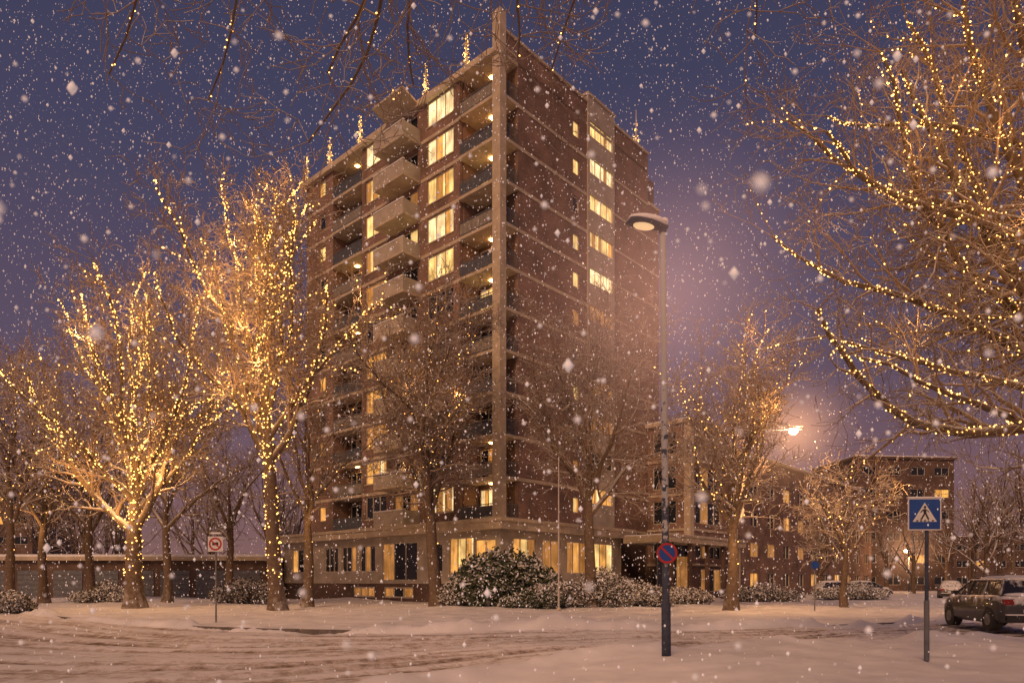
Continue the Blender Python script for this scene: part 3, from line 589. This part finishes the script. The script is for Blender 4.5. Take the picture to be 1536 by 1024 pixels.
# ---------------------------------------------------------------- shrubs
def shrub(name,px,D,w,h,mat,n,seed,leaf=.12,dpt=None):
    r=np.random.RandomState(seed); x=(px-768)/F*D; dpt=dpt or w*.5
    E=empty(name,(x,D,0))
    nl=max(6,int(w*3)); cs=[];
    for _ in range(nl):
        cx=r.uniform(-w/2,w/2)*.8; hh=h*(1-.45*abs(cx)/(w/2))*r.uniform(.6,1); cs.append((cx,r.uniform(-dpt/2,dpt/2)*.7,hh*.55,r.uniform(.5,.95)*min(w/3.2,.9+h*.15),hh*.5))
    cs=np.array(cs); id_=r.randint(0,nl,n); dr=r.normal(size=(n,3)); dr/=np.linalg.norm(dr,axis=1)[:,None]
    q=r.uniform(.4,1.3,n)**.5
    C=np.stack([cs[id_,0]+dr[:,0]*cs[id_,3]*q,cs[id_,1]+dr[:,1]*cs[id_,3]*q,cs[id_,2]+dr[:,2]*cs[id_,4]*q],-1); C[:,2]=np.maximum(C[:,2],.03)
    a=r.normal(size=(n,3))+dr*.3; a/=np.linalg.norm(a,axis=1)[:,None]; b=np.cross(a,r.normal(size=(n,3))+dr*.8); b/=np.linalg.norm(b,axis=1)[:,None]
    L=leaf*r.uniform(.6,1.4,n)[:,None]
    V=np.stack([C-a*L,C+b*L*.4,C+a*L,C-b*L*.4],1).reshape(-1,3); Fc=np.arange(4*n).reshape(-1,4)
    mesh_np('leaves',V,Fc,[mat],parent=E)
    s=MB()
    for i in range(nl): s.tube([(cs[i,0]*.3,cs[i,1]*.3,-.1),(cs[i,0]*.8,cs[i,1]*.8,cs[i,2])],[.05,.02],'bark',5)
    s.done('stems',E)
shrub('rhododendron_bush',752,42,5.8,3.9,'leaf',17000,1,.16)
for px,D,w,h,k,s in ((838,40.5,3.6,2.1,'leafs',2),(905,41,4.0,2.4,'leafs',3),(965,43,3.5,1.6,'leafs',4),(690,42.5,2.6,1.8,'leafs',5),(1020,46,4,1.4,'leafs',6),(1140,52,6,1.5,'leafs',7),(375,48,4.5,1.9,'leafs',8),(160,50,4,1.5,'leafs',9),(1280,60,6,1.6,'leafs',10),(800,39.5,3,1.3,'leaf',11),(8,35,2.6,1.3,'leafs',12)):
    shrub('snowy_shrub',px,D,w,h,k,9000,s,.09)

# ---------------------------------------------------------------- street lamps
def lamp(name,x,y,H,rz,headl=.85,glow=False,pr=.075,arm=0):
    E=empty(name,(x,y,0),rz); m_=MB()
    m_.tube([(arm,0,-.1),(arm,0,1.1),(arm,0,1.15),(arm-.02,0,H)],[pr*1.25,pr*1.25,pr,pr*.72],'lampmetal',16)
    m_.tube([(arm,0,-.02),(arm,0,.05)],[pr*2,pr*1.6],'lampmetal',16)
    if arm: m_.tube([(arm,0,H-.6),(arm*.6,0,H-.1),(0,0,H)],[.04,.035,.035],'lampmetal',8)
    else: m_.tube([(-.02,0,H-.1),(-.02,0,H+.05)],[.075,.07],'lampmetal',12)
    ns=9
    base=len(m_.v); i_=m_.mi('lampmetal')
    for a in range(ns):
        t=a/(ns-1); xx=.06-headl*t; w=.09+.11*math.sin(min(1,t*1.25)*math.pi*.62) ; w=w*(1 if t<.9 else .72); hh=.055+.035*math.sin(t*pi)
        zc=H+.0+.03*t
        for q in range(12):
            an=2*pi*q/12; m_.v.append((xx,w*math.cos(an),zc+hh*(math.sin(an) if math.sin(an)>0 else .7*math.sin(an))))
    for a in range(ns-1):
        for q in range(12):
            p=base+a*12+q; p2=base+a*12+(q+1)%12; m_.f.append((p,p+12,p2+12,p2)); m_.m.append(i_)
    m_.f.append(tuple(base+q for q in range(12))); m_.m.append(i_); m_.f.append(tuple(base+(ns-1)*12+q for q in range(12))[::-1]); m_.m.append(i_)
    m_.ell((.06-headl*.6,0,H-.03),(headl*.28,.13,.06),'lampglow' if glow else 'lampsoft',14,7)
    m_.done('post_and_head',E,True)
    s=MB(); 
    s.ell((.06-headl*.5,0,H+.10),(headl*.5,.18,.095),'snow',18,8); s.ell((.0,0,H+.13),(.1,.1,.07),'snow',10,6)
    s.done('snow_cap',E,True)
    return E
x,y,_=W(999.5,0,14)
L1=lamp('street_lamp',x,y,8.75,math.radians(18))
L1.rotation_euler=(0,math.radians(-.4),math.radians(18))
def spot(name,loc,e,parent,ang=150,col=(1,.55,.28),tilt=0):
    l=bpy.data.lights.new(name,'SPOT'); l.energy=e; l.color=col; l.spot_size=math.radians(ang); l.spot_blend=.6; l.shadow_soft_size=.08
    o=bpy.data.objects.new(name,l); scene.collection.objects.link(o); o.location=loc; o.parent=parent; o.rotation_euler=(0,tilt,0)
spot('lamp_light',(-.6,0,8.55),380,L1,112,tilt=math.radians(42))
def disc(mb,c,r,y,k,n=32,t=.0):
    mb.poly([(c[0]+r*math.cos(-2*pi*i/n),y,c[1]+r*math.sin(-2*pi*i/n)) for i in range(n)][::-1],k)
def ring(mb,r0,r1,y,zc,k,n=36):
    for i in range(n):
        a,b=2*pi*i/n,2*pi*(i+1)/n
        mb.poly([(r0*math.cos(a),y,zc+r0*math.sin(a)),(r1*math.cos(a),y,zc+r1*math.sin(a)),(r1*math.cos(b),y,zc+r1*math.sin(b)),(r0*math.cos(b),y,zc+r0*math.sin(b))],k)
def nopark(parent,zc,r,yo,rz=0):
    s=MB(); s.tube([(0,-yo+.0,zc),(0,-yo-.015,zc)],[r,r],'signback',32)
    disc(s,(0,zc),r*.99,-yo-.018,'signblue'); ring(s,r*.78,r*.99,-yo-.021,zc,'signred')
    a=math.radians(-45); ca,sa=math.cos(a),math.sin(a); w=r*.1; l=r*.8
    s.poly([(ca*u-sa*v,-yo-.023,zc+sa*u+ca*v) for u,v in ((-l,-w),(l,-w),(l,w),(-l,w))],'signred')
    s.tube([(0,0,zc+r*.4),(0,-yo,zc+r*.4)],[.02,.02],'signback',6)
    o=s.done('no_parking_sign',parent); o.rotation_euler=(0,0,rz)
nopark(L1,2.15,.21,.11,math.radians(-18))
x,y,_=W(1190,0,38); L2=lamp('street_lamp',x+.45,y,9.95,0,glow=True,pr=.05,arm=-3.55); L2b=MB(); L2b.ell((-.45,0,9.84),(.24,.24,.2),'lampglow',14,8); L2b.done('lamp_bulb',L2,True)
plight('lamp_light',(-.45,-.3,9.4),1300,(1,.48,.18),.12,L2)
x,y,_=W(1358,0,95); L3=lamp('street_lamp',x+.5,y,5.8,0,glow=True); L2b=MB(); L2b.ell((-.45,0,5.65),(.25,.25,.2),'lampglow',10,6); L2b.done('lamp_bulb',L3); plight('lamp_light',(-.45,-.3,5.3),500,(1,.5,.2),.12,L3)
x,y,_=W(-30,0,70); L4=lamp('street_lamp',x,y,8,0,glow=True); plight('lamp_light',(-.4,-.3,7.6),300,(1,.55,.25),.1,L4)

def glow_volume(name,loc,rad,col,st,pw=2.0,parent=None,sc=(1,1,1)):  # emission-only volume: lamp halo put in as self-glowing air, nothing scatters
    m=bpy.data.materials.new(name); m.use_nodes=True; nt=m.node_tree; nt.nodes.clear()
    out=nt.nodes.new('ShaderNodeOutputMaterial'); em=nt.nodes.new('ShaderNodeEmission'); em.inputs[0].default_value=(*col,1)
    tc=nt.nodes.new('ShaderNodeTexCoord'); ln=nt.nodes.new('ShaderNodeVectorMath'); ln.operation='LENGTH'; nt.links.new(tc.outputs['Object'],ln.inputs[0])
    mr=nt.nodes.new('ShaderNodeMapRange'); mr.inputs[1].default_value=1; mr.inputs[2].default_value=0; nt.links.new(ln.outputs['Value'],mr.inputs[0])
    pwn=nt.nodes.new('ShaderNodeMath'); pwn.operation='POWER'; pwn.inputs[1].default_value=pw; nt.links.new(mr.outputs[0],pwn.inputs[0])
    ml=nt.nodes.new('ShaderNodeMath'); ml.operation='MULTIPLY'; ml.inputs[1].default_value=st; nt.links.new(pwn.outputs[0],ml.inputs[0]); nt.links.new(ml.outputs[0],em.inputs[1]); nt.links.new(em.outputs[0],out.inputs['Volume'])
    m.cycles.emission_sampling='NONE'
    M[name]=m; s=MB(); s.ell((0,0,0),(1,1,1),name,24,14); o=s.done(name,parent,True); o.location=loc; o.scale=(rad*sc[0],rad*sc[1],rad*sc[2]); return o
glow_volume('lit_snow_haze',(.35,.4,7.6),4.2,(1,.48,.34),.11,2.2,L1)
glow_volume('lamp_glow_volume_b',(-.45,0,9.8),5,(1,.46,.20),.34,3.6,L2)
glow_volume('lamp_glow_volume_c',(-.45,0,5.6),6,(1,.46,.22),.14,2.5,L3)

# ---------------------------------------------------------------- signs
x,y,_=W(1390,0,13.8)
S=empty('pedestrian_crossing_sign',(x,y,0),math.radians(-4)); s=MB()
s.tube([(0,0,-.1),(0,0,2.95)],[.038,.035],'lampmetal',12); s.tube([(0,0,0),(0,0,1.2)],[.05,.05],'rail',12)
zc=2.92; hw=.32
s.box(-hw-.07,hw-.07,-.06,-.045,zc-hw,zc+hw,'signwhite')
def q(pts,k,yy): s.poly([(a-.07,yy,zc+b) for a,b in pts],k)
h2=hw-.022; q([(-h2,-h2),(h2,-h2),(h2,h2),(-h2,h2)],'signblue',-.063)
q([(-.235,-.15),(.235,-.15),(0,.235)],'signwhite',-.066)
q([(-.015,.115),(.02,.115),(.028,.14),(.02,.165),(-.01,.165),(-.02,.14)],'black',-.069)
q([(-.035,.1),(.025,.105),(.035,.01),(-.02,.01)],'black',-.069)
q([(-.02,.012),(.015,.012),(-.055,-.105),(-.09,-.105)],'black',-.0695); q([(.0,.012),(.035,.012),(.09,-.105),(.055,-.105)],'black',-.070)
q([(-.035,.1),(-.02,.085),(-.075,.03),(-.09,.04)],'black',-.0705); q([(.02,.1),(.025,.08),(.08,.035),(.085,.05)],'black',-.071)
for i in range(5): xx=-.17+i*.075; q([(xx,-.142),(xx+.04,-.142),(xx+.047,-.118),(xx+.007,-.118)],'black',-.0715)
s.box(-hw-.07,hw-.07,-.075,.0,zc+hw,zc+hw+.03,'snow')
s.box(-.12,.0,-.045,-.02,zc-.1,zc-.05,'signback')
s.done('post_and_panel',S)
x,y,_=W(324,0,27.5)
S=empty('no_entry_for_trucks_sign',(x,y,0),0); s=MB(); s.tube([(0,0,-.1),(0,0,3.5)],[.035,.03],'signback',10)
s.box(-.3,.3,-.06,-.04,2.75,3.35,'signwhite'); disc(s,(0,3.05),.26,-.063,'signred'); disc(s,(0,3.05),.19,-.066,'signwhite')
s.box(-.12,.12,-.072,-.067,3.0,3.12,'black'); 
a=math.radians(-40); s.poly([(math.cos(a)*u-math.sin(a)*v,-.075,3.05+math.sin(a)*u+math.cos(a)*v) for u,v in ((-.22,-.022),(.22,-.022),(.22,.022),(-.22,.022))],'signred')
s.box(-.2,.2,-.05,.05,3.45,3.52,'snow'); s.tube([(0,0,3.35),(0,0,4.0)],[.03,.02],'signback',6); s.done('post_and_panel',S)
x,y,_=W(838,0,38); S=empty('flagpole',(x,y,0)); s=MB(); s.tube([(0,0,-.1),(0,0,8.2)],[.055,.03],'white',10); s.ell((0,0,8.25),(.06,.06,.06),'white'); s.tube([(0,0,-.02),(0,0,.12)],[.14,.1],'conc',10); s.done('pole',S)
x,y,_=W(1222,0,36); S=empty('traffic_post',(x,y,0)); s=MB(); s.tube([(0,0,-.1),(0,0,2.6)],[.035,.03],'signback',8); s.tube([(0,-.05,2.4),(0,-.065,2.4)],[.22,.22],'signblue',24); s.done('post',S)
# ---------------------------------------------------------------- cars
def car(name,x,y,rz,col,seed=0,suv=False,z=0):
    key='paint_'+name+str(seed)
    M[key]=snowy(noise_mat(key,tuple(c*.8 for c in col),col,3,.35),.30,.3,.95,5,.9); M[key].node_tree.nodes['Principled BSDF'].inputs['Coat Weight'].default_value=.3
    if 'tail' not in M:
        M['tail']=noise_mat('tail_lens',(.2,.01,.01),(.3,.02,.02),5,.3); M['head']=noise_mat('head_lens',(.5,.5,.52),(.6,.6,.6),5,.1)
        M['cglass']=snowy(noise_mat('frosted_car_glass',(.02,.02,.03),(.03,.03,.04),5,.2),.40,.3,.9,6,1.2)
    E=empty(name,(x,y,z),rz); b=MB(); hb=.18 if suv else .0
    st=[(-2.2,.42,.72,.72),(-2.15,.3,.92+hb*.5,.82),(-1.9,.25,.98+hb,.88),(-1.2,.22,.98+hb,.9),(0,.22,.95+hb,.91),(1.0,.22,.93+hb,.9),(1.7,.25,.84+hb,.87),(2.05,.3,.72+hb,.8),(2.2,.4,.58,.68)]
    i=b.mi(key)
    for (sx,zb,zt,w) in st:
        zm=(zb+zt)/2
        for (yy,zz) in ((-w*.86,zb),(-w,zb+.12),(-w*1.0,zm),(-w*.96,zt-.08),(-w*.86,zt),(w*.86,zt),(w*.96,zt-.08),(w,zm),(w,zb+.12),(w*.86,zb)): b.v.append((sx,yy,zz))
    K=10
    for a in range(len(st)-1):
        for t in range(K):
            p=a*K+t; p2=a*K+(t+1)%K; b.f.append((p,p2,p2+K,p+K)); b.m.append(i)
    b.f.append(tuple(range(K))[::-1]); b.m.append(i); n=(len(st)-1)*K; b.f.append(tuple(n+t for t in range(K))); b.m.append(i)
    b.done('body',E,True)
    c=MB(); zr=1.46+hb; zb=.93+hb; ci=c.mi(key)
    low=[(-2.0,.80),(-1.0,.82),(.1,.82),(1.15,.78)]; up=[(-1.55 if not suv else -1.8,.60),(-.9,.64),(.0,.64),(.35,.60)]
    ll=len(low)
    for (sx,w) in low: c.v+= [(sx,-w,zb),(sx,w,zb)]
    for (sx,w) in up: c.v+= [(sx,-w,zr-.03),(sx,w,zr-.03)]
    o_=ll*2
    for j in range(ll-1):
        c.f.append((2*j,2*j+2,o_+2*j+2,o_+2*j)); c.m.append(c.mi('cglass')); c.f.append((2*j+1,o_+2*j+1,o_+2*j+3,2*j+3)); c.m.append(c.mi('cglass')); c.f.append((o_+2*j,o_+2*j+2,o_+2*j+3,o_+2*j+1)); c.m.append(ci)
    c.f.append((0,o_,o_+1,1)); c.m.append(c.mi('cglass')); c.f.append((o_-2,o_-1,o_+o_-1,o_+o_-2)); c.m.append(c.mi('cglass'))
    c.done('cabin',E)
    d=MB()
    for j in range(ll):
        for sg in (0,1): d.tube([c.v[2*j+sg],c.v[o_+2*j+sg]],[.045,.04],key,6)
    for sg in (0,1):
        d.tube([c.v[o_+2*j+sg] for j in range(ll)],[.045]*ll,key,6)
        if suv: d.tube([(up[0][0]+.1,(.55 if sg else -.55),zr+.13),(up[3][0],(.55 if sg else -.55),zr+.13)],[.02,.02],'rail',6)
    for sx in (-1.38,1.38):
        for sg in (-1,1):
            d.tube([(sx,sg*.70,.33),(sx,sg*.905,.33)],[.34,.34],'black',22); d.tube([(sx,sg*.905,.33),(sx,sg*.92,.33)],[.2,.18],'signback',14)
            d.tube([(sx,sg*.6,.36),(sx,sg*.9,.36)],[.40,.40],'black',20)
    for sg in (-1,1):
        d.box(-2.19,-2.05,sg*.5,sg*.80,.72+hb*.6,.9+hb*.6,'tail'); d.box(2.0,2.14,sg*.45,sg*.74,.62+hb*.6,.74+hb*.6,'head'); d.box(.75,.95,sg*.86,sg*1.02,.95+hb,1.07+hb,key)
    d.box(-2.26,-2.1,-.75,.75,.32,.5,'black'); d.box(2.1,2.25,-.7,.7,.32,.48,'black'); d.box(-2.24,-2.19,-.26,.26,.58,.69,'signwhite')
    d.box(-2.28,-2.1,-.76,.76,.5,.54,'snow')
    d.done('trim_and_wheels',E,bevel=.01)
    sn=MB(); sn.ell(((up[0][0]+up[3][0])/2,0,zr-.0),((up[3][0]-up[0][0])/2+.1,.68,.15),'snow',20,8); sn.ell((1.5,0,.86+hb),(.68,.80,.14),'snow',18,8); sn.ell((-1.97,0,.97+hb),(.18,.75,.07),'snow',14,6)
    sn.done('snow_cover',E,True)
x,y,_=W(1512,0,22.5); car('parked_suv',x+.45,y+1.2,math.radians(80),(.05,.05,.055),1,True)
for i,(px,D,rz,c) in enumerate([(1258,62,5,(.12,.12,.13)),(1300,66,8,(.05,.05,.06)),(1425,60,60,(.12,.12,.12))]):
    x,y,_=W(px,0,D); car('parked_car',x,y,math.radians(rz),c,10+i)

# ---------------------------------------------------------------- falling snow
r=np.random.RandomState(12)
m,nt,b=new_mat('self_lit_snowflake'); b.inputs['Base Color'].default_value=(.9,.9,.92,1); b.inputs['Emission Color'].default_value=(1,.78,.74,1); b.inputs['Emission Strength'].default_value=.22; M['flake']=m  # slight emission added so flakes show brighter than the sky
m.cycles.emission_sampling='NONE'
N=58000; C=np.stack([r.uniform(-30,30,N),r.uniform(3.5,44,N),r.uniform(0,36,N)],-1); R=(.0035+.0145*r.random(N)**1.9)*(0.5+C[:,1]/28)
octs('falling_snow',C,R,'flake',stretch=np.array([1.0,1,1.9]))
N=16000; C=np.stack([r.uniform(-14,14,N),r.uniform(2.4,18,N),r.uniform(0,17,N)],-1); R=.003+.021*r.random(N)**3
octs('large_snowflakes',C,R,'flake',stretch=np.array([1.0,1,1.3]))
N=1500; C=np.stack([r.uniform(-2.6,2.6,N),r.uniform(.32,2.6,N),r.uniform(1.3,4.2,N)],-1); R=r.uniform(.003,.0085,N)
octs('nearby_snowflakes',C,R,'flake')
